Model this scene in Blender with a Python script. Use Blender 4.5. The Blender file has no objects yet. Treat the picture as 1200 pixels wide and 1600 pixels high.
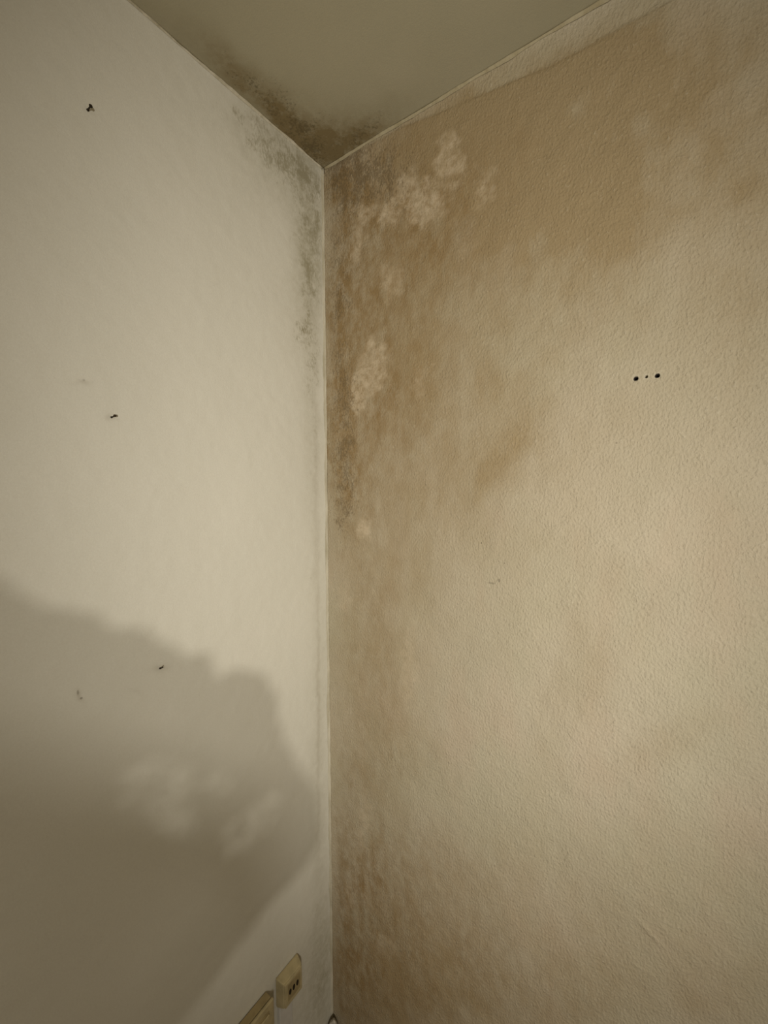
import bpy, bmesh, math, random
import numpy as np
from mathutils import Vector, Matrix

# ------------------------------------------------------------------ camera, light, exposure
scn = bpy.context.scene
COL = scn.collection
ROOM_H = 2.66
X_FAR, Y_FAR = 3.2, -3.2

cam_d = bpy.data.cameras.new('camera')
cam = bpy.data.objects.new('camera', cam_d)
COL.objects.link(cam)
cam_d.sensor_fit = 'VERTICAL'
cam_d.sensor_height = 32.0
cam_d.lens = 32.0 * 650 / 1600
cam_d.clip_start = 0.02
R_ = Vector((0.81169789, 0.58407576, -0.00143055))
U_ = Vector((-0.04089899, 0.05928076, 0.99740316))
F_ = Vector((-0.58264381, 0.80953153, -0.07200618))
cam.matrix_world = Matrix(((R_.x, U_.x, -F_.x, 0.852354), (R_.y, U_.y, -F_.y, -0.896477),
                           (R_.z, U_.z, -F_.z, 1.789469), (0, 0, 0, 1)))
scn.camera = cam

scn.view_settings.view_transform = 'Standard'
scn.view_settings.look = 'None'
scn.view_settings.gamma = 1.0
scn.view_settings.use_curve_mapping = False
scn.view_settings.exposure = -0.1

world = bpy.data.worlds.new('world')
scn.world = world
world.use_nodes = True
world.node_tree.nodes['Background'].inputs[0].default_value = (0.5, 0.42, 0.3, 1)
world.node_tree.nodes['Background'].inputs[1].default_value = 0.0


def added_spot(name, loc, aim, watts, radius, colour, size=101, blend=1.0):
    d = bpy.data.lights.new(name, 'SPOT')
    d.energy = watts
    d.shadow_soft_size = radius
    d.spot_size = math.radians(size)
    d.spot_blend = blend
    d.color = colour
    o = bpy.data.objects.new(name, d)
    COL.objects.link(o)
    o.location = loc
    o.rotation_euler = (Vector(aim) - Vector(loc)).to_track_quat('-Z', 'Y').to_euler()
    o.scale = (0.53, 1, 1)
    return o


LOW = Vector((1.6, -1.5, 1.62))  # added spots, out of view, placed to light the corner
HIGH = Vector((1.6, -1.5, 1.69))
WARM = (1.0, 0.94, 0.83)
added_spot('low_added_spot', LOW, (0.3, 0.0, 1.8), 64.0, 0.0045, WARM)
added_spot('high_added_spot', HIGH, (0.3, 0.0, 1.58), 71.0, 0.026, WARM)
# dim fill light added at the unseen back of the room
cl = bpy.data.lights.new('added_fill_light', 'AREA')
cl.shape = 'DISK'
cl.size = 0.35
cl.energy = 22.5
cl.color = (1.0, 0.92, 0.78)
clo = bpy.data.objects.new('added_fill_light', cl)
COL.objects.link(clo)
clo.location = (2.2, -2.2, 2.6)
clo.rotation_euler = (0, 0, 0)

# ------------------------------------------------------------------ helpers
def lattice(seed, n=256):
    return np.random.RandomState(seed).rand(n, n)


def vnoise(x, y, seed):
    g = lattice(seed)
    xi = np.floor(x).astype(int); yi = np.floor(y).astype(int)
    fx = x - xi; fy = y - yi
    fx = fx * fx * (3 - 2 * fx); fy = fy * fy * (3 - 2 * fy)
    a = g[xi % 256, yi % 256]; b = g[(xi + 1) % 256, yi % 256]
    c = g[xi % 256, (yi + 1) % 256]; d = g[(xi + 1) % 256, (yi + 1) % 256]
    return (a * (1 - fx) + b * fx) * (1 - fy) + (c * (1 - fx) + d * fx) * fy


def fbm(x, y, scale, seed, octaves=4):
    s = np.zeros_like(x); amp = 0.5; tot = 0
    for k in range(octaves):
        s += amp * vnoise(x * scale * 2 ** k + 17.3 * k, y * scale * 2 ** k + 5.1 * k, seed + k)
        tot += amp; amp *= 0.5
    return s / tot * 2 - 1


def blot(u, v, spots, warp=0.02, wscale=14, seed=3, power=1.0):
    """sum of blotches: each spot is (u, v, long radius, short radius, angle, strength)"""
    wu = u + warp * fbm(u, v, wscale, seed, 4)
    wv = v + warp * fbm(u, v, wscale, seed + 40, 4)
    out = np.zeros_like(u)
    for (a, b, r1, r2, t, s) in spots:
        du = wu - a; dv = wv - b
        p = (du * math.cos(t) + dv * math.sin(t)) / r1
        q = (-du * math.sin(t) + dv * math.cos(t)) / r2
        out += s * np.exp(-(p * p + q * q) ** power)
    return out


def link_mesh(name, me, mat, parent=None, smooth=False):
    o = bpy.data.objects.new(name, me)
    COL.objects.link(o)
    if mat: me.materials.append(mat)
    if parent: o.parent = parent
    if smooth:
        for p in me.polygons: p.use_smooth = True
    return o


def from_bm(name, bm, mat, parent=None, smooth=False):
    bmesh.ops.recalc_face_normals(bm, faces=bm.faces)
    me = bpy.data.meshes.new(name)
    bm.to_mesh(me); bm.free()
    return link_mesh(name, me, mat, parent, smooth)


def structure(o):
    o['kind'] = 'structure'
    return o


def thing(name, label, cat, loc=(0, 0, 0), group=None):
    o = bpy.data.objects.new(name, None)
    COL.objects.link(o)
    o.location = loc
    o.empty_display_size = 0.03
    tag(o, label, cat, group)
    return o


def tag(o, label, cat, group=None):
    o['label'] = label; o['category'] = cat
    if group: o['group'] = group
    return o


def add_box(bm, a, b, bevel=0.0, seg=2):
    r = bmesh.ops.create_cube(bm, size=1)
    vs = r['verts']
    for v in vs:
        v.co = Vector((a[0] + (v.co.x + .5) * (b[0] - a[0]), a[1] + (v.co.y + .5) * (b[1] - a[1]),
                       a[2] + (v.co.z + .5) * (b[2] - a[2])))
    if bevel:
        es = list({e for v in vs for e in v.link_edges})
        bmesh.ops.bevel(bm, geom=es, offset=bevel, segments=seg, profile=0.5, affect='EDGES')


def add_tube(bm, pts, rad, n=12, cap=True):
    """swept tube; rad is a number or one per point"""
    pts = [Vector(p) for p in pts]
    rings = []
    for i, p in enumerate(pts):
        t = (pts[min(i + 1, len(pts) - 1)] - pts[max(i - 1, 0)]).normalized()
        ref = Vector((0, 0, 1)) if abs(t.z) < 0.9 else Vector((1, 0, 0))
        s = t.cross(ref).normalized(); w = s.cross(t)
        r = rad[i] if isinstance(rad, (list, tuple)) else rad
        rings.append([bm.verts.new(p + r * (math.cos(a) * s + math.sin(a) * w))
                      for a in [2 * math.pi * k / n for k in range(n)]])
    for a, b in zip(rings, rings[1:]):
        for k in range(n):
            bm.faces.new((a[k], a[(k + 1) % n], b[(k + 1) % n], b[k]))
    if cap:
        bm.faces.new(rings[0]); bm.faces.new(rings[-1][::-1])
    return rings


# ------------------------------------------------------------------ materials
class NT:
    def __init__(self, name, rough=0.8):
        self.m = bpy.data.materials.new(name)
        self.m.use_nodes = True
        self.t = self.m.node_tree
        self.b = self.t.nodes['Principled BSDF']
        self.b.inputs['Roughness'].default_value = rough
        self.b.inputs['Specular IOR Level'].default_value = 0.25
        self.co = self.t.nodes.new('ShaderNodeTexCoord').outputs['Object']

    def n(self, kind, **kw):
        nd = self.t.nodes.new(kind)
        for k, v in kw.items(): setattr(nd, k, v)
        return nd

    def put(self, sock, v):
        if isinstance(v, (int, float)): sock.default_value = v
        elif isinstance(v, tuple): sock.default_value = v if len(v) == len(sock.default_value) else v + (1,)
        else: self.t.links.new(v, sock)

    def math(self, op, a, b=0.0, c=0.0, clamp=False):
        nd = self.n('ShaderNodeMath', operation=op, use_clamp=clamp)
        for s, v in zip(nd.inputs, (a, b, c)): self.put(s, v)
        return nd.outputs[0]

    def scale(self, v, co=None):
        nd = self.n('ShaderNodeVectorMath', operation='MULTIPLY')
        self.put(nd.inputs[0], co or self.co); nd.inputs[1].default_value = v
        return nd.outputs[0]

    def noise(self, s, detail=3, rough=0.5, co=None):
        nd = self.n('ShaderNodeTexNoise')
        self.put(nd.inputs['Vector'], co or self.co)
        nd.inputs['Scale'].default_value = s
        nd.inputs['Detail'].default_value = detail
        nd.inputs['Roughness'].default_value = rough
        return nd.outputs['Fac']

    def ramp(self, f, lo, hi, a=0.0, b=1.0):
        nd = self.n('ShaderNodeMapRange', interpolation_type='SMOOTHSTEP')
        self.put(nd.inputs[0], f)
        for i, v in zip((1, 2, 3, 4), (lo, hi, a, b)): nd.inputs[i].default_value = v
        return nd.outputs[0]

    def mix(self, f, a, b):
        nd = self.n('ShaderNodeMix', data_type='RGBA')
        self.put(nd.inputs[0], f); self.put(nd.inputs[6], a); self.put(nd.inputs[7], b)
        return nd.outputs[2]

    def bump(self, h, dist, strength=1.0, normal=None):
        nd = self.n('ShaderNodeBump')
        self.put(nd.inputs['Height'], h)
        nd.inputs['Distance'].default_value = dist
        nd.inputs['Strength'].default_value = strength
        if normal: self.t.links.new(normal, nd.inputs['Normal'])
        return nd.outputs[0]

    def attr(self, name):
        nd = self.n('ShaderNodeAttribute', attribute_name=name)
        sp = self.n('ShaderNodeSeparateColor')
        self.t.links.new(nd.outputs['Color'], sp.inputs[0])
        return sp.outputs[0], sp.outputs[1], sp.outputs[2], nd.outputs['Alpha']

    def dot(self, centre, r, squash=(1, 1, 1)):
        """soft round speck at a place on the surface"""
        nd = self.n('ShaderNodeVectorMath', operation='SUBTRACT')
        self.put(nd.inputs[0], self.co); nd.inputs[1].default_value = centre
        m = self.scale(squash, nd.outputs[0])
        ln = self.n('ShaderNodeVectorMath', operation='LENGTH'); self.t.links.new(m, ln.inputs[0])
        return self.ramp(ln.outputs['Value'], r * 0.6, r * 1.3, 1.0, 0.0)

    def out(self, col=None, normal=None):
        if col is not None: self.put(self.b.inputs['Base Color'], col)
        if normal is not None: self.t.links.new(normal, self.b.inputs['Normal'])
        return self.m


def plain(name, col, rough=0.5, metal=0.0, var=0.08, scale=60, bump=0.0):
    t = NT(name, rough)
    t.b.inputs['Metallic'].default_value = metal
    f = t.ramp(t.noise(scale, 3), 0.3, 0.7)
    c2 = tuple(c * (1 - var * 2) for c in col)
    nrm = t.bump(t.noise(scale * 4, 2), bump) if bump else None
    return t.out(t.mix(f, col, c2), nrm)


# ---- painted smooth plaster of the left wall
def wall_left_material():
    t = NT('painted plaster', 0.85)
    damp, pale, mold, grime = t.attr('stain')
    base = (0.71, 0.69, 0.605)
    big = t.ramp(t.noise(3.0, 3), 0.35, 0.65)
    c = t.mix(t.math('MULTIPLY', big, 0.25), base, (0.65, 0.64, 0.555))
    c = t.mix(t.math('MULTIPLY', t.ramp(t.noise(700, 2), 0.35, 0.65), 0.10), c, (0.5, 0.45, 0.36))
    c = t.mix(t.math('MULTIPLY', t.ramp(t.noise(260, 2), 0.40, 0.62), 0.07), c, (0.5, 0.45, 0.36))
    # damp film and the darker wall foot
    c = t.mix(t.math('MULTIPLY', damp, t.ramp(t.noise(60, 5, 0.7), 0.3, 0.65, 0.45, 1.0), clamp=True), c, (0.36, 0.33, 0.22))
    # mould: fine dark specks, denser where the mould grows
    mm = t.math('ADD', t.math('MULTIPLY', mold, 0.35), t.noise(190, 4, 0.7, t.scale((1, 1, 0.55))))
    sp = t.ramp(mm, 0.66, 0.86)
    sp2 = t.math('MULTIPLY', mold, t.ramp(t.noise(45, 5, 0.7), 0.42, 0.66, 0.1, 0.8), clamp=True)
    c = t.mix(t.math('MULTIPLY', sp, t.math('MULTIPLY', mold, 0.9, clamp=True)), c, (0.33, 0.3, 0.205))
    c = t.mix(t.math('MULTIPLY', sp2, 0.5), c, (0.33, 0.3, 0.205))
    c = t.mix(t.math('MULTIPLY', grime, 0.8, clamp=True), c, (0.30, 0.25, 0.17))  # smudges plus the painted shadow line beside the corner
    # rust and filler marks round old nails
    for q, r, s, a in [
    ((0.0, -0.6323, 1.4076), 0.0022, (1, 1, 1), 0.5), ((0.0, -0.6366, 1.42), 0.0018, (1, 1, 0.4), 0.4), ((0.0, -0.6029, 1.9663), 0.002, (1, 1, 1), 0.25),]:
        c = t.mix(t.math('MULTIPLY', t.dot(q, r, s), a), c, (0.10, 0.075, 0.045))
    nrm = t.bump(t.noise(330, 3, 0.6), 0.0005, 0.6)
    nrm = t.bump(t.noise(55, 3, 0.5), 0.0010, 0.5, nrm)
    return t.out(c, nrm)


# ---- stippled wallpaper of the right wall
def wall_right_material():
    t = NT('stippled wallpaper', 0.9)
    damp, pale, mold, grime = t.attr('stain')
    c = t.mix(t.ramp(t.noise(2.6, 3), 0.35, 0.65), (0.515, 0.46, 0.353), (0.475, 0.428, 0.32))
    # faint old roller sweeps and tone drift in the paper
    c = t.mix(t.math('MULTIPLY', t.ramp(t.noise(5, 4, 0.6, t.scale((1, 1, 0.45))), 0.50, 0.68), 0.22), c, (0.5, 0.36, 0.26))
    c = t.mix(t.math('MULTIPLY', t.ramp(t.noise(4.2, 2, 0.5, t.scale((1.0, 1, 0.6))), 0.45, 0.62), 0.16), c, (0.46, 0.45, 0.31))
    c = t.mix(t.math('MULTIPLY', grime, t.ramp(t.noise(24, 5, 0.7, t.scale((1, 1, 0.4))), 0.3, 0.65, 0.7, 1.0), clamp=True), c, (0.34, 0.262, 0.15))
    c = t.mix(t.math('MULTIPLY', damp, t.ramp(t.noise(34, 6, 0.72, t.scale((1, 1, 0.6))), 0.33, 0.60, 0.38, 1.1), clamp=True), c, (0.275, 0.19, 0.09))
    c = t.mix(t.math('MULTIPLY', pale, t.ramp(t.noise(48, 5, 0.75), 0.36, 0.60, 0.12, 0.7), clamp=True), c, (0.6, 0.5, 0.36))
    stip = t.noise(225, 3, 0.55, t.scale((1.0, 1, 0.72)))
    mm = t.math('ADD', t.math('MULTIPLY', mold, 0.30), t.noise(230, 4, 0.7, t.scale((1, 1, 0.5))))
    sp = t.ramp(mm, 0.66, 0.84)
    c = t.mix(t.math('MULTIPLY', sp, 0.55), c, (0.13, 0.095, 0.05))
    # stipple darker in its pits, paler on its peaks
    c = t.mix(t.ramp(stip, 0.25, 0.45, 0.16, 0.0), c, (0.20, 0.16, 0.09))
    c = t.mix(t.ramp(stip, 0.58, 0.78, 0.0, 0.16), c, (0.85, 0.80, 0.66))
    for q, r, s, a in [
    ((0.4813, 0.0, 1.6498), 0.0017, (1, 1, 1), 0.9), ((0.5359, 0.0, 1.6093), 0.002, (1, 1, 1), 0.35), ((0.525, 0.0, 1.5689), 0.003, (1, 1, 0.7), 0.4),
    ((0.5072, 0.0, 1.5605), 0.0025, (0.3, 1, 1), 0.3), ((0.7458, 0.0, 1.8622), 0.002, (1, 1, 1), 0.4),]:
        c = t.mix(t.math('MULTIPLY', t.dot(q, r, s), a), c, (0.035, 0.025, 0.015))
    flat = t.math('SUBTRACT', 1.0, t.math('MULTIPLY', pale, 0.5, clamp=True))
    nrm = t.bump(t.math('MULTIPLY', stip, flat), 0.003, 1.0)
    nrm = t.bump(t.noise(28, 3, 0.5), 0.0035, 0.5, nrm)
    return t.out(c, nrm)


def ceiling_material():
    t = NT('ceiling paint', 0.9)
    damp, pale, mold, grime = t.attr('stain')
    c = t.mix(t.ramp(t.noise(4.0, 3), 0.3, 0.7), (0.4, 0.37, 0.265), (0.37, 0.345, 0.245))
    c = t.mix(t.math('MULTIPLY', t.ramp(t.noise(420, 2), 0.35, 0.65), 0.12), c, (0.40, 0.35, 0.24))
    c = t.mix(t.math('MULTIPLY', damp, t.ramp(t.noise(40, 5, 0.7), 0.3, 0.62, 0.45, 1.0), clamp=True), c, (0.22, 0.17, 0.085))  # damp together with painted contact shade at the edges
    mm = t.math('ADD', t.math('MULTIPLY', mold, 0.32), t.noise(170, 4, 0.7))
    c = t.mix(t.math('MULTIPLY', t.ramp(mm, 0.66, 0.86), 0.6), c, (0.10, 0.08, 0.04))
    nrm = t.bump(t.noise(300, 3, 0.6), 0.0005, 0.6)
    return t.out(c, nrm)


def seam_material(name, light, dark):
    t = NT(name, 0.8)
    f = t.ramp(t.noise(30, 4, 0.6, t.scale((1, 1, 0.25))), 0.35, 0.7)
    c = t.mix(f, light, dark)
    c = t.mix(t.math('MULTIPLY', t.ramp(t.noise(200, 4, 0.7), 0.58, 0.75), 0.5), c, (0.25, 0.20, 0.12))
    return t.out(c, t.bump(t.noise(150, 3), 0.0012, 0.8))


M_LEFT, M_RIGHT, M_CEIL, M_SEAM = wall_left_material(), wall_right_material(), ceiling_material(), seam_material('old filler', (0.6, 0.56, 0.45), (0.42, 0.38, 0.27))
M_SEAM_DULL = seam_material('damp filler', (0.42, 0.37, 0.25), (0.33, 0.28, 0.17))
M_PLAIN = plain('plain room paint', (0.55, 0.52, 0.44), 0.85, 0, 0.04, 6, 0.0005)
M_IVORY = plain('ivory plastic', (0.50, 0.42, 0.24), 0.42, 0, 0.10, 35, 0.0002)
M_IVORY2 = plain('yellowed ivory plastic', (0.38, 0.30, 0.155), 0.42, 0, 0.12, 30, 0.0002)
M_BROWNED = plain('grubby ivory plastic', (0.30, 0.20, 0.12), 0.5, 0, 0.15, 50, 0.0002)
M_WHITE = plain('white plastic', (0.62, 0.60, 0.55), 0.45, 0, 0.05, 40)
M_HOLE = plain('dark slot', (0.03, 0.022, 0.012), 0.7, 0, 0.05, 90)
M_STEEL = plain('rusty nail steel', (0.055, 0.04, 0.025), 0.55, 0.5, 0.2, 400, 0.0003)
M_PLUG = plain('dark plastic plug', (0.018, 0.013, 0.01), 0.6, 0, 0.1, 300)
M_LUMP = plain('crumbled white plaster', (0.68, 0.62, 0.52), 0.9, 0, 0.15, 110, 0.002)
M_STAND = plain('black painted steel', (0.03, 0.03, 0.03), 0.4, 0.3, 0.1, 60)
M_REFL = plain('lamp reflector', (0.6, 0.6, 0.58), 0.25, 0.8, 0.05, 60)
M_CLOTH = plain('brown cotton cloth', (0.16, 0.11, 0.07), 0.95, 0, 0.15, 200, 0.0006)

t = NT('glass bulb', 0.1)
t.b.inputs['Transmission Weight'].default_value = 1.0
M_GLASS = t.out((0.95, 0.95, 0.93))

t = NT('oak boards', 0.55)
br = t.n('ShaderNodeTexBrick'); t.put(br.inputs['Vector'], t.co)
br.inputs['Color1'].default_value = (0.26, 0.16, 0.08, 1)
br.inputs['Color2'].default_value = (0.20, 0.12, 0.06, 1)
br.inputs['Mortar'].default_value = (0.05, 0.03, 0.02, 1)
br.inputs['Scale'].default_value = 1.0
br.inputs['Brick Width'].default_value = 0.9
br.inputs['Row Height'].default_value = 0.12
br.inputs['Mortar Size'].default_value = 0.002
M_FLOOR = t.out(t.mix(t.math('MULTIPLY', t.noise(30, 4, 0.6, t.scale((0.3, 4, 1))), 0.5), br.outputs['Color'], (0.12, 0.07, 0.03)))

# ------------------------------------------------------------------ the walls
def axis_lines(fine_to, step, far, snaps=()):
    n = int(round(fine_to / step))
    a = list(np.linspace(0, fine_to, n + 1))
    x = fine_to; s = step
    while x < far - s * 1.7:
        s = min(s * 1.5, 0.25); x += s; a.append(x)
    a[-1] = far
    return np.array(a)


def sheet(name, us, vs, place, height, fields, mat, holes=(), back=0.08):
    """A wall or ceiling: a fine displaced face with a body of real thickness behind it.
    place(u, v, h) gives the point; holes are (u, v, radius, depth, half cells)."""
    Ug, Vg = np.meshgrid(us, vs, indexing='ij')
    Hh = height(Ug, Vg)
    P = place(Ug, Vg, Hh)
    nu, nv = len(us), len(vs)
    verts = P.reshape(-1, 3)
    I = np.arange(nu * nv).reshape(nu, nv)
    keep = np.ones((nu - 1, nv - 1), bool)
    extra_v, extra_f = [], []
    base = nu * nv
    for (hu, hv, hr, depth, k) in holes:
        iu = int(np.argmin(abs(us[:-1] + us[1:] - 2 * hu))); iv = int(np.argmin(abs(vs[:-1] + vs[1:] - 2 * hv)))
        i0, i1, j0, j1 = iu - k, iu + k + 1, iv - k, iv + k + 1
        keep[i0:i1, j0:j1] = False
        loop = [(i, j0) for i in range(i0, i1)] + [(i1, j) for j in range(j0, j1)] + \
               [(i, j1) for i in range(i1, i0, -1)] + [(i0, j) for j in range(j1, j0, -1)]
        n = len(loop)
        ang = [math.atan2(vs[j] - hv, us[i] - hu) for i, j in loop]
        m = 1
        prev = [int(I[i, j]) for i, j in loop]
        for hh, rr in ((0.0004, hr * 1.25), (0.0, hr), (-0.002, hr * 0.95), (-depth, hr * 0.9)):
            cur = []
            for a in ang:
                cur.append(base + len(extra_v))
                extra_v.append(place(np.array(hu + rr * math.cos(a)), np.array(hv + rr * math.sin(a)), np.array(hh)))
            for q in range(n):
                extra_f.append((prev[q], prev[(q + 1) % n], cur[(q + 1) % n], cur[q]))
            prev = cur
        extra_f.append(tuple(prev))
    A = I[:-1, :-1][keep]; B = I[1:, :-1][keep]; Cc = I[1:, 1:][keep]; D = I[:-1, 1:][keep]
    faces = np.stack([A, B, Cc, D], 1).tolist() + extra_f
    allv = verts.tolist() + [list(np.asarray(p).reshape(3)) for p in extra_v]
    # body behind
    b0 = len(allv)
    cs = [(us[0], vs[0]), (us[-1], vs[0]), (us[-1], vs[-1]), (us[0], vs[-1])]
    for (a, b) in cs:
        allv.append(list(np.asarray(place(np.array(a), np.array(b), np.array(-back))).reshape(3)))
    edges = [[int(x) for x in I[:, 0]], [int(x) for x in I[-1, :]], [int(x) for x in I[::-1, -1]], [int(x) for x in I[0, ::-1]]]
    for q, e in enumerate(edges):
        faces.append([b0 + q] + [b0 + (q + 1) % 4] + e[::-1])
    faces.append([b0 + 3, b0 + 2, b0 + 1, b0])
    me = bpy.data.meshes.new(name)
    me.from_pydata(allv, [], faces)
    ca = me.attributes.new('stain', 'FLOAT_COLOR', 'POINT')
    dat = np.zeros((len(allv), 4), np.float32)
    F = fields(Ug, Vg)
    for c in range(4): dat[:base, c] = np.clip(F[c], 0, 1.5).reshape(-1)
    ca.data.foreach_set('color', dat.reshape(-1))
    me.update()
    o = link_mesh(name, me, mat)
    sm = np.ones(len(me.polygons), bool); sm[-5:] = False
    me.polygons.foreach_set('use_smooth', sm)
    return structure(o)


# --- blotches read off the walls, metres: (along wall, height, long radius, short radius, angle, strength)
R_DAMP = [
    (0.093, 2.579, 0.1478, 0.0735, 2.63, 0.75), (0.209, 2.625, 0.1567, 0.0512, 3.07, 0.5), (0.055, 2.325, 0.2562, 0.066, 1.58, 0.55),
    (0.063, 1.922, 0.2327, 0.0672, 1.56, 0.6), (0.12, 1.742, 0.1069, 0.0801, 1.52, 0.35), (0.208, 2.332, 0.179, 0.1164, 1.8, 0.45),
    (0.285, 2.43, 0.1913, 0.108, 2.62, 0.5), (0.388, 2.449, 0.1129, 0.0718, 2.43, 0.4), (0.479, 2.479, 0.1174, 0.0673, 2.48, 0.25),
    (0.541, 2.496, 0.0553, 0.0314, 2.43, 0.3), (0.208, 2.027, 0.128, 0.1103, 2.57, 0.4), (0.248, 1.893, 0.1193, 0.0651, 3.06, 0.25),
    (0.356, 2.318, 0.1274, 0.0926, 2.09, 0.25), (0.152, 1.421, 0.1651, 0.0786, 1.51, 0.3), (0.184, 1.191, 0.2064, 0.0982, 1.47, 0.35),
    (0.113, 0.896, 0.1349, 0.0853, 1.11, 0.35), (0.29, 1.047, 0.1566, 0.0799, -2.6, 0.2), (0.111, 0.655, 0.1823, 0.0991, 1.24, 0.6),
    (0.134, 0.402, 0.2918, 0.1462, 1.21, 0.5), (0.26, 0.644, 0.214, 0.1191, 1.05, 0.35), (0.292, 0.398, 0.3067, 0.1158, 0.8, 0.45),
    (0.406, 0.822, 0.1749, 0.0852, -2.42, 0.3), (0.478, 0.644, 0.1814, 0.0881, 0.89, 0.35), (0.71, 0.69, 0.1269, 0.0611, 0.99, 0.25),
    (0.248, 2.102, 0.6401, 0.3876, 1.67, 0.12), (0.286, 2.188, 0.3182, 0.2335, 1.87, 0.35), (0.122, 2.055, 0.3419, 0.1343, 1.59, 0.3),
    (0.248, 1.745, 0.2022, 0.1977, -2.42, 0.15), (0.096, 0.247, 0.234, 0.1128, 1.04, 0.35), (0.045, 0.404, 0.2648, 0.065, 1.51, 0.3),
    (0.052, 1.03, 0.4023, 0.0508, 1.55, 0.2), (0.064, 2.063, 0.3864, 0.0713, 1.56, 0.2), (0.41, 0.452, 0.4704, 0.0848, -2.45, 0.15),]
R_GRIME = [
    (0.559, 2.567, 0.1474, 0.0622, 3.08, 0.7), (0.769, 2.533, 0.0945, 0.0502, 1.93, 0.6), (0.661, 2.343, 0.3852, 0.2081, 2.58, 0.5),
    (0.387, 2.587, 0.3638, 0.1443, 2.61, 0.6), (0.89, 2.484, 0.1579, 0.0841, 2.25, 0.5), (0.491, 1.808, 0.1146, 0.0331, 1.03, 0.45),
    (0.575, 1.874, 0.0655, 0.0275, 1.25, 0.35), (0.667, 1.314, 0.2926, 0.0472, 1.37, 0.3), (0.844, 1.311, 0.1202, 0.0295, 0.8, 0.35),
    (0.292, 0.359, 0.6793, 0.1645, -2.42, 0.5), (0.92, 0.855, 0.1441, 0.0564, 0.82, 0.3), (0.207, 1.71, 0.5127, 0.2515, 1.56, 0.35),
    (0.91, 2.05, 0.3055, 0.0633, 1.63, 0.2), (0.637, 2.376, 0.3476, 0.1879, 2.56, 0.4), (0.391, 2.165, 0.5292, 0.3948, 1.93, 0.35),
    (0.249, 0.483, 0.3959, 0.2054, 1.08, 0.4), (0.286, 2.265, 0.4726, 0.3215, 1.83, 0.25), (0.184, 1.172, 0.4672, 0.176, 1.51, 0.45),
    (0.393, 2.019, 0.4499, 0.3696, 2.66, 0.3), (0.715, 2.378, 0.251, 0.1497, 2.41, 0.25), (0.41, 0.434, 0.6176, 0.1263, -2.43, 0.35),
    (0.656, 2.518, 0.2909, 0.1169, 2.71, 0.25), (0.639, 0.88, 0.5577, 0.1396, -2.55, 0.3),]
R_PALE = [
    (0.392, 2.519, 0.0608, 0.0334, 1.8, 1), (0.33, 2.443, 0.0589, 0.0405, 2.26, 1), (0.279, 2.498, 0.0441, 0.0275, 1.88, 0.9),
    (0.228, 2.465, 0.0418, 0.0259, 1.83, 0.8), (0.125, 2.43, 0.0818, 0.0303, 1.61, 0.7), (0.228, 2.295, 0.0645, 0.042, 1.79, 0.6),
    (0.162, 2.067, 0.0547, 0.0473, 2.42, 1), (0.113, 2.022, 0.0519, 0.0316, 1.63, 1), (0.187, 2.137, 0.0648, 0.0283, 2.71, 0.7),
    (0.137, 1.662, 0.0397, 0.0357, 1.23, 0.8), (0.157, 2.491, 0.0562, 0.0177, 2.75, 0.6), (0.303, 2.416, 0.0237, 0.0134, 2.62, 0.8),
    (0.48, 2.426, 0.0546, 0.0279, 1.75, 0.6), (0.07, 1.462, 0.0758, 0.0292, 1.53, 0.5), (0.289, 1.31, 0.1554, 0.0355, 1.56, 0.5),
    (0.136, 0.789, 0.1211, 0.0375, 1.51, 0.5), (0.323, 2.028, 0.0601, 0.0332, 1.4, 0.45), (0.073, 0.528, 0.0871, 0.0298, 1.47, 0.5),
    (0.205, 0.452, 0.0762, 0.0394, 1.08, 0.5),]
R_MOLD = [
    (0.126, 2.614, 0.191, 0.0857, 2.64, 0.8), (0.209, 2.518, 0.2412, 0.1248, 2.62, 0.4), (0.055, 2.325, 0.2901, 0.0519, 1.57, 0.7),
    (0.063, 1.922, 0.2327, 0.06, 1.56, 0.8), (0.072, 1.722, 0.1097, 0.072, 1.53, 0.4), (0.111, 0.655, 0.2324, 0.1296, 1.19, 0.3),
    (0.249, 0.58, 0.2767, 0.1489, 1.01, 0.3), (0.133, 0.276, 0.2397, 0.1171, 1.12, 0.35), (0.52, 1.808, 0.1258, 0.0875, 1.04, 0.3),
    (0.184, 1.023, 0.224, 0.1511, 0.94, 0.3), (0.691, 1.335, 0.4136, 0.237, 1.45, 0.15),]
L_DAMP_DARK = [
    (0.148, 2.672, 0.1619, 0.081, 2.43, 0.35), (0.052, 2.488, 0.2029, 0.0522, 1.63, 0.5), (0.048, 2.063, 0.3525, 0.0373, 1.59, 0.25),
    (0.041, 1.032, 0.5937, 0.0378, 1.59, 0.2), (0.04, 0.303, 0.2622, 0.0555, 1.54, 0.4), (0.118, 2.614, 0.1876, 0.0758, 2.37, 0.3),
    (0.067, 2.366, 0.2043, 0.0701, 1.65, 0.25), (0.083, 0.22, 0.2827, 0.1084, 1.11, 0.35),]  # last blotch tones the wall darker beside the foot of the corner
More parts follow.
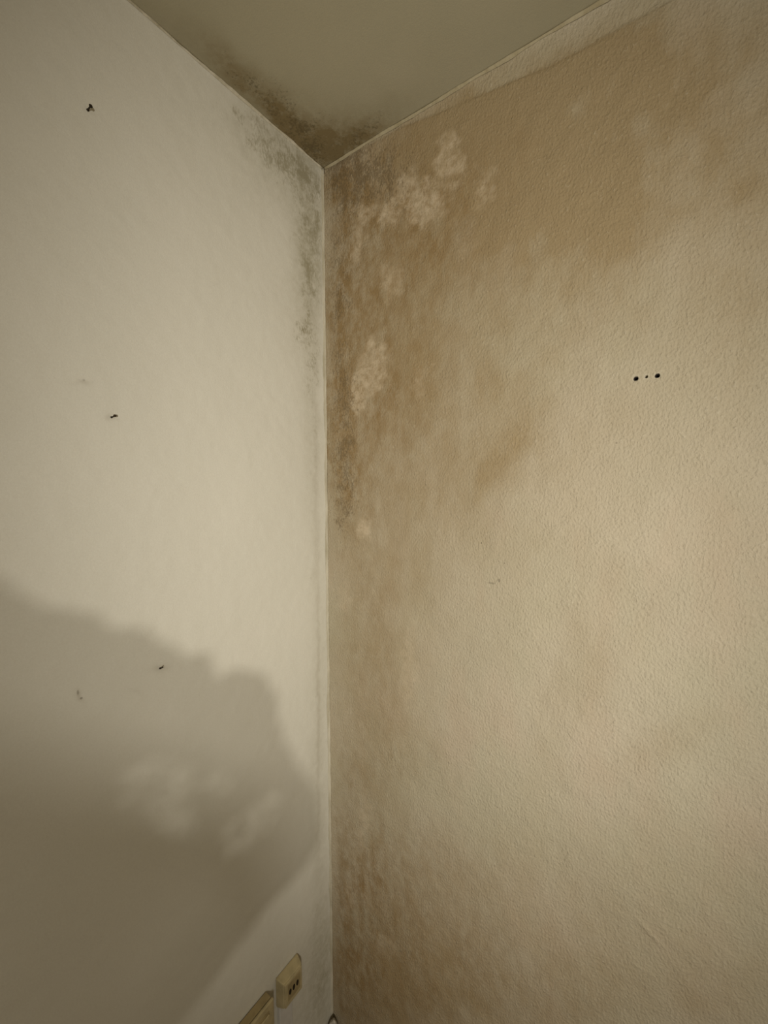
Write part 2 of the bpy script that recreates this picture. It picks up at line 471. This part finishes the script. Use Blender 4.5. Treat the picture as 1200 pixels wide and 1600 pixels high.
L_MOLD = [
    (0.226, 2.614, 0.1048, 0.0577, 3.01, 0.51), (0.129, 2.592, 0.1218, 0.0786, 2.92, 0.68), (0.052, 2.505, 0.1682, 0.053, 1.65, 0.68),
    (0.048, 2.322, 0.152, 0.0483, 1.63, 0.595), (0.094, 2.19, 0.0755, 0.0396, 1.71, 0.425), (0.058, 2.061, 0.1542, 0.0367, 1.6, 0.51),
    (0.052, 1.849, 0.1781, 0.0283, 1.59, 0.34), (0.053, 1.538, 0.1228, 0.0257, 1.58, 0.34), (0.045, 1.133, 0.258, 0.0267, 1.58, 0.2975),
    (0.33, 2.247, 0.0314, 0.0153, 1.75, 0.2975), (0.191, 2.252, 0.0358, 0.0213, 1.83, 0.425), (0.035, 0.619, 0.2747, 0.0314, 1.58, 0.34),
    (0.041, 0.239, 0.1515, 0.0467, 1.46, 0.51), (0.145, 0.917, 0.0558, 0.0306, 0.95, 0.17), (0.327, 2.569, 0.0584, 0.0288, 2.64, 0.2125),]
L_GRIME_SHADE = [  # smudges; the long narrow ones paint a shadow line beside the corner filler
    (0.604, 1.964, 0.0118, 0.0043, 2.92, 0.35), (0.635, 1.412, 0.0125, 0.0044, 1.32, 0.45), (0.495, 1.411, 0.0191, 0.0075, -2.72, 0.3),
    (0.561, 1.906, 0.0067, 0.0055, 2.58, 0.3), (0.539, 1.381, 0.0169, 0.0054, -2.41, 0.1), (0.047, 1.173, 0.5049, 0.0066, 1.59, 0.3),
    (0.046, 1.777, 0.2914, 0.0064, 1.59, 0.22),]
C_DAMP_SHADE = [  # damp, with contact shade painted in along the wall edges
    (0.044, 0.352, 0.0743, 0.0251, 1.64, 0.5), (0.038, 0.262, 0.0754, 0.0377, 1.55, 0.6), (0.039, 0.182, 0.0728, 0.0544, 1.39, 0.7),
    (0.027, 0.087, 0.0851, 0.0595, 1.4, 0.9), (0.066, 0.032, 0.1154, 0.0465, -3.12, 0.8), (0.163, 0.02, 0.1052, 0.0358, -3.11, 0.6),
    (0.088, 0.102, 0.1114, 0.0738, 2.64, 0.3),]
C_MOLD = [
    (0.046, 0.293, 0.071, 0.0364, 1.56, 0.5), (0.046, 0.187, 0.0855, 0.0505, 1.51, 0.6), (0.026, 0.074, 0.0859, 0.0505, 1.49, 0.8),
    (0.166, 0.023, 0.0873, 0.032, -3.11, 0.7), (0.12, 0.102, 0.0625, 0.0445, 2.65, 0.4),]


def right_height(u, v):
    h = 0.0022 * fbm(u, v, 9, 21, 3) + 0.0008 * fbm(u, v, 45, 25, 2)
    h *= np.clip(u / 0.03, 0, 1)
    # paper stops short of the ceiling: thin step along a wandering line
    line = ROOM_H - 0.012 - 0.055 * np.clip((u - 0.25) / 0.35, 0, 1) + 0.006 * fbm(u, v * 0, 9, 33, 3)
    h += -0.0022 * np.clip((v - line) / 0.004, 0, 1)
    h *= np.clip((ROOM_H - v) / 0.01, 0, 1)
    # diagonal crease in the paper low down
    d = (u - 0.835) * 0.55 + (v - 0.925) * 0.83
    e = (u - 0.835) * 0.83 - (v - 0.925) * 0.55
    h += 0.0025 * np.exp(-(d / 0.004) ** 2) * np.exp(-(e / 0.028) ** 2)
    return h


def right_fields(u, v):
    damp = blot(u, v, R_DAMP, 0.035, 16, 3)
    # vertical run marks inside the damp
    damp *= 0.75 + 0.45 * fbm(u * 2.2, v * 0.7, 22, 9, 4)
    grime = blot(u, v, R_GRIME, 0.04, 9, 5) * (0.85 + 0.4 * fbm(u, v, 12, 11, 3))
    p = blot(u, v, R_PALE, 0.034, 42, 7, 1.2)
    pale = np.clip((p - 0.25) / 0.45, 0, 1) * (0.8 + 0.3 * fbm(u, v, 60, 13, 2))
    mold = blot(u, v, R_MOLD, 0.03, 20, 15) * (0.9 + 0.6 * fbm(u, v, 40, 17, 3))
    line = ROOM_H - 0.012 - 0.055 * np.clip((u - 0.25) / 0.35, 0, 1) + 0.006 * fbm(u, v * 0, 9, 33, 3)
    bare = np.clip((v - line) / 0.004, 0, 1) * np.clip((u - 0.12) / 0.1, 0, 1)
    damp = damp * (1 - 0.3 * bare); grime = grime * (1 - 0.35 * bare)
    return damp, pale, mold, grime


def left_fields(u, v):
    damp = blot(u, v, L_DAMP_DARK, 0.03, 14, 51)
    mold = blot(u, v, L_MOLD, 0.03, 26, 53) * (0.85 + 0.7 * fbm(u, v, 45, 57, 3))
    grime = blot(u, v, L_GRIME_SHADE, 0.01, 40, 55)
    return damp, damp * 0, mold, grime


def left_height(u, v):
    h = 0.0025 * fbm(u, v, 5, 61, 2) + 0.0006 * fbm(u, v, 40, 63, 2)
    return h * np.clip(u / 0.03, 0, 1) * np.clip((ROOM_H - v) / 0.01, 0, 1)


def ceil_fields(u, v):
    damp = blot(u, v, C_DAMP_SHADE, 0.03, 14, 71)
    mold = blot(u, v, C_MOLD, 0.03, 22, 73) * (0.9 + 0.6 * fbm(u, v, 40, 77, 3))
    return damp, damp * 0, mold, damp * 0


zs = np.linspace(0, ROOM_H, int(ROOM_H / 0.004) + 1)
sheet('wall_right', axis_lines(1.16, 0.004, X_FAR), zs, lambda u, v, h: np.stack([u, -h, v], -1),
      right_height, right_fields, M_RIGHT,
      holes=((0.7732, 1.9768, 0.0043, 0.045, 1), (0.7895, 1.9778, 0.0027, 0.02, 1), (0.8059, 1.9772, 0.0043, 0.045, 1)))
sheet('wall_left', axis_lines(0.92, 0.004, -Y_FAR), zs, lambda u, v, h: np.stack([h, -u, v], -1),
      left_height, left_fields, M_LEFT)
cx = axis_lines(1.0, 0.006, X_FAR + 0.08)
cy = axis_lines(0.8, 0.006, -Y_FAR + 0.08)
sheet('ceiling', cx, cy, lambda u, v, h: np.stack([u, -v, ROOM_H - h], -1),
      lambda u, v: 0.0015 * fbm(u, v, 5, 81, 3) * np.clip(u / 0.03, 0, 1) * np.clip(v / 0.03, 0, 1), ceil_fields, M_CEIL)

bm = bmesh.new(); add_box(bm, (-0.08, Y_FAR - 0.08, -0.1), (X_FAR + 0.08, 0.08, 0.0))
structure(from_bm('floor', bm, M_FLOOR))
bm = bmesh.new(); add_box(bm, (0, Y_FAR - 0.08, 0), (X_FAR, Y_FAR, ROOM_H))
structure(from_bm('wall_back', bm, M_PLAIN))
bm = bmesh.new(); add_box(bm, (X_FAR, Y_FAR, 0), (X_FAR + 0.08, 0, ROOM_H))
structure(from_bm('wall_far', bm, M_PLAIN))


def bead(name, path, wa, wb, da, db, seed, mat, lump=0.35):
    """hand-run filler in an inside corner: path points, da/db the two wall directions, wa/wb reach along each"""
    rnd = np.random.RandomState(seed)
    n = len(path)
    wob = np.convolve(rnd.rand(n + 14), np.ones(7) / 7, 'same')[7:7 + n] * 2 - 1
    wob2 = np.convolve(rnd.rand(n + 14), np.ones(5) / 5, 'same')[7:7 + n] * 2 - 1
    bm = bmesh.new(); prof = []
    da, db = Vector(da), Vector(db)
    for i, p in enumerate(path):
        p = Vector(p); a = wa * (1 + lump * wob[i] * 2); b = wb * (1 + lump * wob2[i] * 2)
        ring = [p - 0.002 * (da + db)]
        for k in range(6):
            s = k / 5.0
            q = p + da * a * (1 - s) ** 1.6 + db * b * s ** 1.6
            ring.append(q + (da + db) * 0.0006)
        prof.append([bm.verts.new(q) for q in ring])
    m = len(prof[0])
    for A, B in zip(prof, prof[1:]):
        for k in range(m):
            bm.faces.new((A[k], A[(k + 1) % m], B[(k + 1) % m], B[k]))
    bm.faces.new(prof[0]); bm.faces.new(prof[-1][::-1])
    return structure(from_bm(name, bm, mat, smooth=True))


bead('trim_1', [(0, 0, z) for z in np.linspace(0.0, ROOM_H, 270)], 0.009, 0.0022, (0, -1, 0), (1, 0, 0), 5, M_SEAM, 0.3)
bead('trim_2', [(x, 0, ROOM_H) for x in np.linspace(0.004, X_FAR, 320)], 0.006, 0.003, (0, 0, -1), (0, -1, 0), 8, M_SEAM_DULL, 0.5)
bead('trim_3', [(0, -y, ROOM_H) for y in np.linspace(0.004, -Y_FAR, 320)], 0.0035, 0.003, (0, 0, -1), (1, 0, 0), 12, M_SEAM, 0.6)

# ------------------------------------------------------------------ electrical boxes low on the left wall
def tapered_box(bm, y0, y1, z0, z1, depth, inset, lip=0.004, bev=0.0018):
    """surface box: straight lip at the wall, then sloped sides to a smaller front"""
    pr = [(0.0, 0.0), (lip, 0.0), (depth * 0.94, inset * 0.92), (depth, inset + bev)]
    rings = []
    for (x, s) in pr:
        rings.append([bm.verts.new((x, a, b)) for a, b in ((y0 + s, z0 + s), (y1 - s, z0 + s), (y1 - s, z1 - s), (y0 + s, z1 - s))])
    for A, B in zip(rings, rings[1:]):
        for k in range(4): bm.faces.new((A[k], A[(k + 1) % 4], B[(k + 1) % 4], B[k]))
    bm.faces.new(rings[0][::-1]); bm.faces.new(rings[-1])
    bmesh.ops.bevel(bm, geom=[e for e in bm.edges if abs(e.verts[0].co.x - e.verts[1].co.x) > 1e-4], offset=0.0025,
                    segments=2, profile=0.5, affect='EDGES')


WX = 0.0022   # the boxes sit just proud of the uneven paint
sk = thing('power_socket', 'small ivory wall socket with three dark pin holes, nearest the room corner',
           'socket', (WX, -0.1865, 0.394))
def at_socket(bm):
    bmesh.ops.translate(bm, verts=bm.verts, vec=(0, 0.1865, -0.394))
    return bm
bm = bmesh.new(); tapered_box(bm, -0.225, -0.148, 0.352, 0.436, 0.026, 0.006)
from_bm('body', at_socket(bm), M_IVORY, sk)
bm = bmesh.new(); add_box(bm, (0.0225, -0.2175, 0.3595), (0.0300, -0.1570, 0.4285), 0.0015)
from_bm('face_plate', at_socket(bm), M_IVORY, sk)
bm = bmesh.new(); add_box(bm, (0.0285, -0.2085, 0.373), (0.0312, -0.1650, 0.421), 0.0006)
mod = from_bm('socket_insert', at_socket(bm), M_IVORY2, sk)
for y in (-0.2015, -0.1885, -0.1755):
    bm = bmesh.new()
    add_tube(bm, [(0.0300, 0, 0), (0.0316, 0, 0)], 0.0044, 16)
    for v in bm.verts: v.co.z *= 1.9
    bmesh.ops.translate(bm, verts=bm.verts, vec=(0, y + 0.1865, 0.397 - 0.394))
    o = from_bm('pin_hole', bm, M_HOLE, sk)
    o['label'] = 'dark pin hole'

jb = thing('junction_box', 'wider yellowed ivory surface box at the bottom edge, left of the small socket', 'junction box', (WX, -0.32, 0.385))
def at_box(bm):
    bmesh.ops.translate(bm, verts=bm.verts, vec=(0, 0.32, -0.385))
    return bm
bm = bmesh.new(); add_box(bm, (0, -0.388, 0.334), (0.021, -0.258, 0.436), 0.002)
from_bm('body', at_box(bm), M_IVORY2, jb)
bm = bmesh.new(); add_box(bm, (0.0225, -0.390, 0.332), (0.031, -0.256, 0.4375), 0.003)
from_bm('lid', at_box(bm), M_IVORY, jb)
bm = bmesh.new(); add_box(bm, (0.030, -0.372, 0.350), (0.0335, -0.274, 0.421), 0.001)
from_bm('switch_insert', at_box(bm), M_IVORY2, jb)
for k in range(2):
    bm = bmesh.new(); add_box(bm, (0.0325, -0.366 + k * 0.047, 0.355), (0.0365, -0.322 + k * 0.047, 0.416), 0.0015)
    from_bm('rocker', at_box(bm), M_IVORY, jb)

bm = bmesh.new()
add_box(bm, (0, -0.0225, 0.0), (0.010, 0.0225, 0.350), 0.0015)
add_box(bm, (0.0095, -0.0205, 0.0), (0.0115, 0.0205, 0.350), 0.0006)
o = from_bm('cable_trunking', bm, M_WHITE)
o.location = (WX, -0.199, 0.0)
tag(o, 'flat white cable trunking running down the wall from under the small ivory socket', 'cable trunking')

# ------------------------------------------------------------------ nails
def nail(loc, length, r, head_r, droop, label, bend=0.0):
    root = thing('nail', label, 'nail', loc, 'nails left in the white wall')
    pts, n = [], 7
    for i in range(n):
        s = i / (n - 1)
        pts.append((-0.004 + (length + 0.004) * s, bend * s * s, droop * s * s))
    bm = bmesh.new(); add_tube(bm, pts, r, 10)
    from_bm('shank', bm, M_STEEL, root, True)
    if head_r:
        e = Vector(pts[-1]); d = (e - Vector(pts[-2])).normalized()
        bm = bmesh.new(); add_tube(bm, [e - d * 0.0012, e - d * 0.0003, e + d * 0.0006], [head_r * .7, head_r, head_r * .85], 12)
        from_bm('head', bm, M_STEEL, root)
    # broken-out paint where it goes in
    bm = bmesh.new()
    n = 14; rnd = random.Random(int(loc[2] * 1000))
    ring0 = [bm.verts.new((-0.003, r * .8 * math.cos(a), r * .8 * math.sin(a))) for a in [2 * math.pi * k / n for k in range(n)]]
    rr = [r * (1.15 + 0.3 * rnd.random()) for _ in range(n)]
    ring1 = [bm.verts.new((0.0013, rr[k] * math.cos(2 * math.pi * k / n), rr[k] * math.sin(2 * math.pi * k / n))) for k in range(n)]
    ring2 = [bm.verts.new((-0.003, 1.5 * rr[k] * math.cos(2 * math.pi * k / n), 1.5 * rr[k] * math.sin(2 * math.pi * k / n))) for k in range(n)]
    for A, B in ((ring0, ring1), (ring1, ring2)):
        for k in range(n): bm.faces.new((A[k], A[(k + 1) % n], B[(k + 1) % n], B[k]))
    bm.faces.new(ring0)
    o = from_bm('rust_ring', bm, M_STEEL, root, True)
    return root


nail((0.001, -0.5764, 2.4233), 0.0125, 0.0013, 0.0030, 0.0, 'dark nail high on the white wall, the topmost of the three nails')
nail((0.001, -0.5626, 1.9078), 0.0140, 0.0012, 0.0026, 0.0015, 'dark nail at mid height on the white wall, above the shadow edge')
nail((0.001, -0.4953, 1.4113), 0.0090, 0.0014, 0.0, 0.0045, 'short headless nail stub in the shaded lower part of the white wall', 0.001)

# ------------------------------------------------------------------ plugs in the drilled holes
def plug(x, z, r, label, y=0.0035):
    bm = bmesh.new()
    n = 20
    prof = [(r * .98, 0.0), (r * .98, 0.030), (r * .55, 0.030), (r * .55, 0.004), (r * .66, 0.0)]
    rings = [[bm.verts.new((a * math.cos(2 * math.pi * k / n), d, a * math.sin(2 * math.pi * k / n))) for k in range(n)] for a, d in prof]
    for q in range(len(rings)):
        A, B = rings[q], rings[(q + 1) % len(rings)]
        for k in range(n): bm.faces.new((A[k], A[(k + 1) % n], B[(k + 1) % n], B[k]))
    o = from_bm('wall_plug', bm, M_PLUG)
    o.location = (x, y, z)
    return tag(o, label, 'wall plug', 'plugs in the drilled holes')


plug(0.7732, 1.9768, 0.0037, 'dark plastic plug in the left large drilled hole on the stained wallpaper')
plug(0.8059, 1.9772, 0.0037, 'dark plastic plug in the right large drilled hole on the stained wallpaper')

# ------------------------------------------------------------------ crumbled plaster at the foot of the corner
def lump(loc, r, seed, label):
    rnd = np.random.RandomState(seed)
    bm = bmesh.new()
    bmesh.ops.create_icosphere(bm, subdivisions=4, radius=1)
    P = np.array([v.co[:] for v in bm.verts])
    k = 1 + 0.22 * fbm(P[:, 0] * 1.3 + P[:, 2] + 9, P[:, 1] * 1.3 - P[:, 2] + 7, 1.6, seed, 4)
    for v, s in zip(bm.verts, k):
        v.co = Vector((v.co.x * r[0] * s, v.co.y * r[1] * s, v.co.z * r[2] * s))
        v.co.z = max(v.co.z, -r[2] * 0.8)
    o = from_bm('plaster_lump', bm, M_LUMP, smooth=True)
    o.location = (loc[0], loc[1], loc[2] + r[2] * 0.8)
    return tag(o, label, 'plaster lump')


lump((0.024, -0.025, 0.0), (0.019, 0.019, 0.056), 4, 'crumbled white plaster lump at the foot of the room corner')

# ------------------------------------------------------------------ added tripod lamp, out of view, to carry the two spots
lamp = thing('added_lamp', 'added black tripod lamp out of view, carrying the two spots behind a shaped cloth', 'work lamp', (1.697, -1.564, 0))
B0 = Vector((1.697, -1.564, 0))
n_ = Vector((-0.8068, 0.52946, -0.26221))                      # horizontal way the head faces
n_.z = 0; n_.normalize()
side = Vector((-n_.y, n_.x, 0))
bm = bmesh.new(); add_tube(bm, [(0, 0, 0.10), (0, 0, 1.80)], 0.013, 16)
from_bm('pole', bm, M_STAND, lamp, True)
for k in range(3):
    a = 2 * math.pi * k / 3 + 0.4
    bm = bmesh.new()
    add_tube(bm, [(0.012 * math.cos(a), 0.012 * math.sin(a), 0.62), (0.36 * math.cos(a), 0.36 * math.sin(a), 0.012), (0.40 * math.cos(a), 0.40 * math.sin(a), 0.010)], 0.010, 10)
    from_bm('leg', bm, M_STAND, lamp, True)
bm = bmesh.new()
hc = (LOW + HIGH) / 2 - B0
for s in (-1, 1):
    c = hc - n_ * 0.03
    a = c + side * s * 0.09
    add_tube(bm, [a + Vector((0, 0, -0.13)), a + Vector((0, 0, 0.13))], 0.006, 8)
for s in (-1, 1):
    c = hc - n_ * 0.03 + Vector((0, 0, 0.13 * s))
    add_tube(bm, [c - side * 0.09, c + side * 0.09], 0.006, 8)
from_bm('head_frame', bm, M_STAND, lamp, True)
bm = bmesh.new()
add_box(bm, (-0.012, -0.088, -0.128), (-0.004, 0.088, 0.128), 0.001)
rot = Matrix((tuple((n_.x, side.x, 0)), tuple((n_.y, side.y, 0)), (0, 0, 1)))
for v in bm.verts: v.co = rot @ v.co + hc - n_ * 0.03
from_bm('reflector', bm, M_REFL, lamp)
for p in (LOW, HIGH):
    bm = bmesh.new()
    q = p - B0 - n_ * 0.002
    add_tube(bm, [q - n_ * 0.036, q - n_ * 0.016], 0.011, 14)
    from_bm('bulb_holder', bm, M_STAND, lamp, True)

# cloth added before the lamp, out of view, cut to cast the left wall's shadow
OUT = [
    (-0.1261, 0.1444), (-0.0828, 0.1153), (-0.0482, 0.0995),
    (-0.0396, 0.0886), (-0.0251, 0.0817), (-0.02, 0.0737),
    (-0.0096, 0.0705), (-0.0067, 0.0658), (-0.0043, 0.065),
    (0.0014, 0.0574), (0.0102, 0.0543), (0.0117, 0.0435),
    (0.0145, 0.0424), (0.0161, 0.0453), (0.031, 0.0389),
    (0.0359, 0.0252), (0.037, 0.0071), (0.0442, -0.0113),
    (0.0524, -0.0279), (0.0528, -0.0493), (0.0432, -0.0576),
    (0.0333, -0.0591), (0.0125, -0.0723), (-0.005, -0.0812),
    (-0.0201, -0.0868), (-0.0725, -0.131), (-0.1216, -0.0547),]
GAPS = [
    ((-0.0203, 0.0195), (-0.0147, 0.0224), (-0.0056, 0.0189), (0.0016, 0.0101), (0.0027, -0.002), (0.0013, -0.0137), (-0.0064, -0.0088), (-0.0152, 0.0026), (-0.0196, 0.011)), ((0.0066, 0.003), (0.0103, 0.0046), (0.0149, 0.0003), (0.0156, -0.0047), (0.0116, -0.0058), (0.0073, -0.0021)), ((0.0122, -0.0206), (0.0176, -0.016), (0.0299, -0.015), (0.0351, -0.0208), (0.0293, -0.0286), (0.0201, -0.0336), (0.0141, -0.0323)),]
O3 = Vector((1.31762, -1.31469, 1.52823)); E1 = Vector((0.54866, 0.83605, -0.0)); E2 = Vector((-0.21922, 0.14386, 0.96501)); EN = Vector((-0.8068, 0.52946, -0.26221))
def inside(x, y, poly):
    c = False; j = len(poly) - 1
    for i in range(len(poly)):
        xi, yi = poly[i]; xj, yj = poly[j]
        if (yi > y) != (yj > y) and x < (xj - xi) * (y - yi) / (yj - yi) + xi: c = not c
        j = i
    return c
xs = [p[0] for p in OUT]; ys = [p[1] for p in OUT]
st = 0.0015
nx = int((max(xs) - min(xs)) / st) + 1; ny = int((max(ys) - min(ys)) / st) + 1
bm = bmesh.new(); vd = {}; rnd = random.Random(3)
def gv(i, j):
    if (i, j) not in vd:
        x = min(xs) + i * st; y = min(ys) + j * st
        w = 0.004 * math.sin(x * 190 + 2 * math.sin(y * 30)) + 0.002 * math.sin(x * 420 + y * 60)
        vd[(i, j)] = bm.verts.new(O3 + E1 * x + E2 * y + EN * w)
    return vd[(i, j)]
for i in range(nx):
    for j in range(ny):
        x = min(xs) + (i + .5) * st; y = min(ys) + (j + .5) * st
        thin = any(inside(x, y, g) for g in GAPS)          # perforated to let lighter patches into the cast shadow
        if inside(x, y, OUT) and not (thin and rnd.random() < 0.36):
            bm.faces.new((gv(i, j), gv(i + 1, j), gv(i + 1, j + 1), gv(i, j + 1)))
bmesh.ops.solidify(bm, geom=bm.faces[:], thickness=0.0012)
cloth = from_bm('added_shadow_cloth', bm, M_CLOTH, None, True)
tag(cloth, 'added brown cloth out of view, cut to cast the shadow on the left wall', 'cloth')

# round housing added above the fill light, out of view
lampc = thing('added_lamp_housing', 'added round white housing over the unseen fill light', 'ceiling lamp', ((2.2, -2.2, 2.6)[0], (2.2, -2.2, 2.6)[1], ROOM_H))
bm = bmesh.new(); add_tube(bm, [(0, 0, -0.001), (0, 0, -0.02), (0, 0, -0.045)], [0.19, 0.20, 0.20], 40)
from_bm('housing', bm, M_WHITE, lampc)
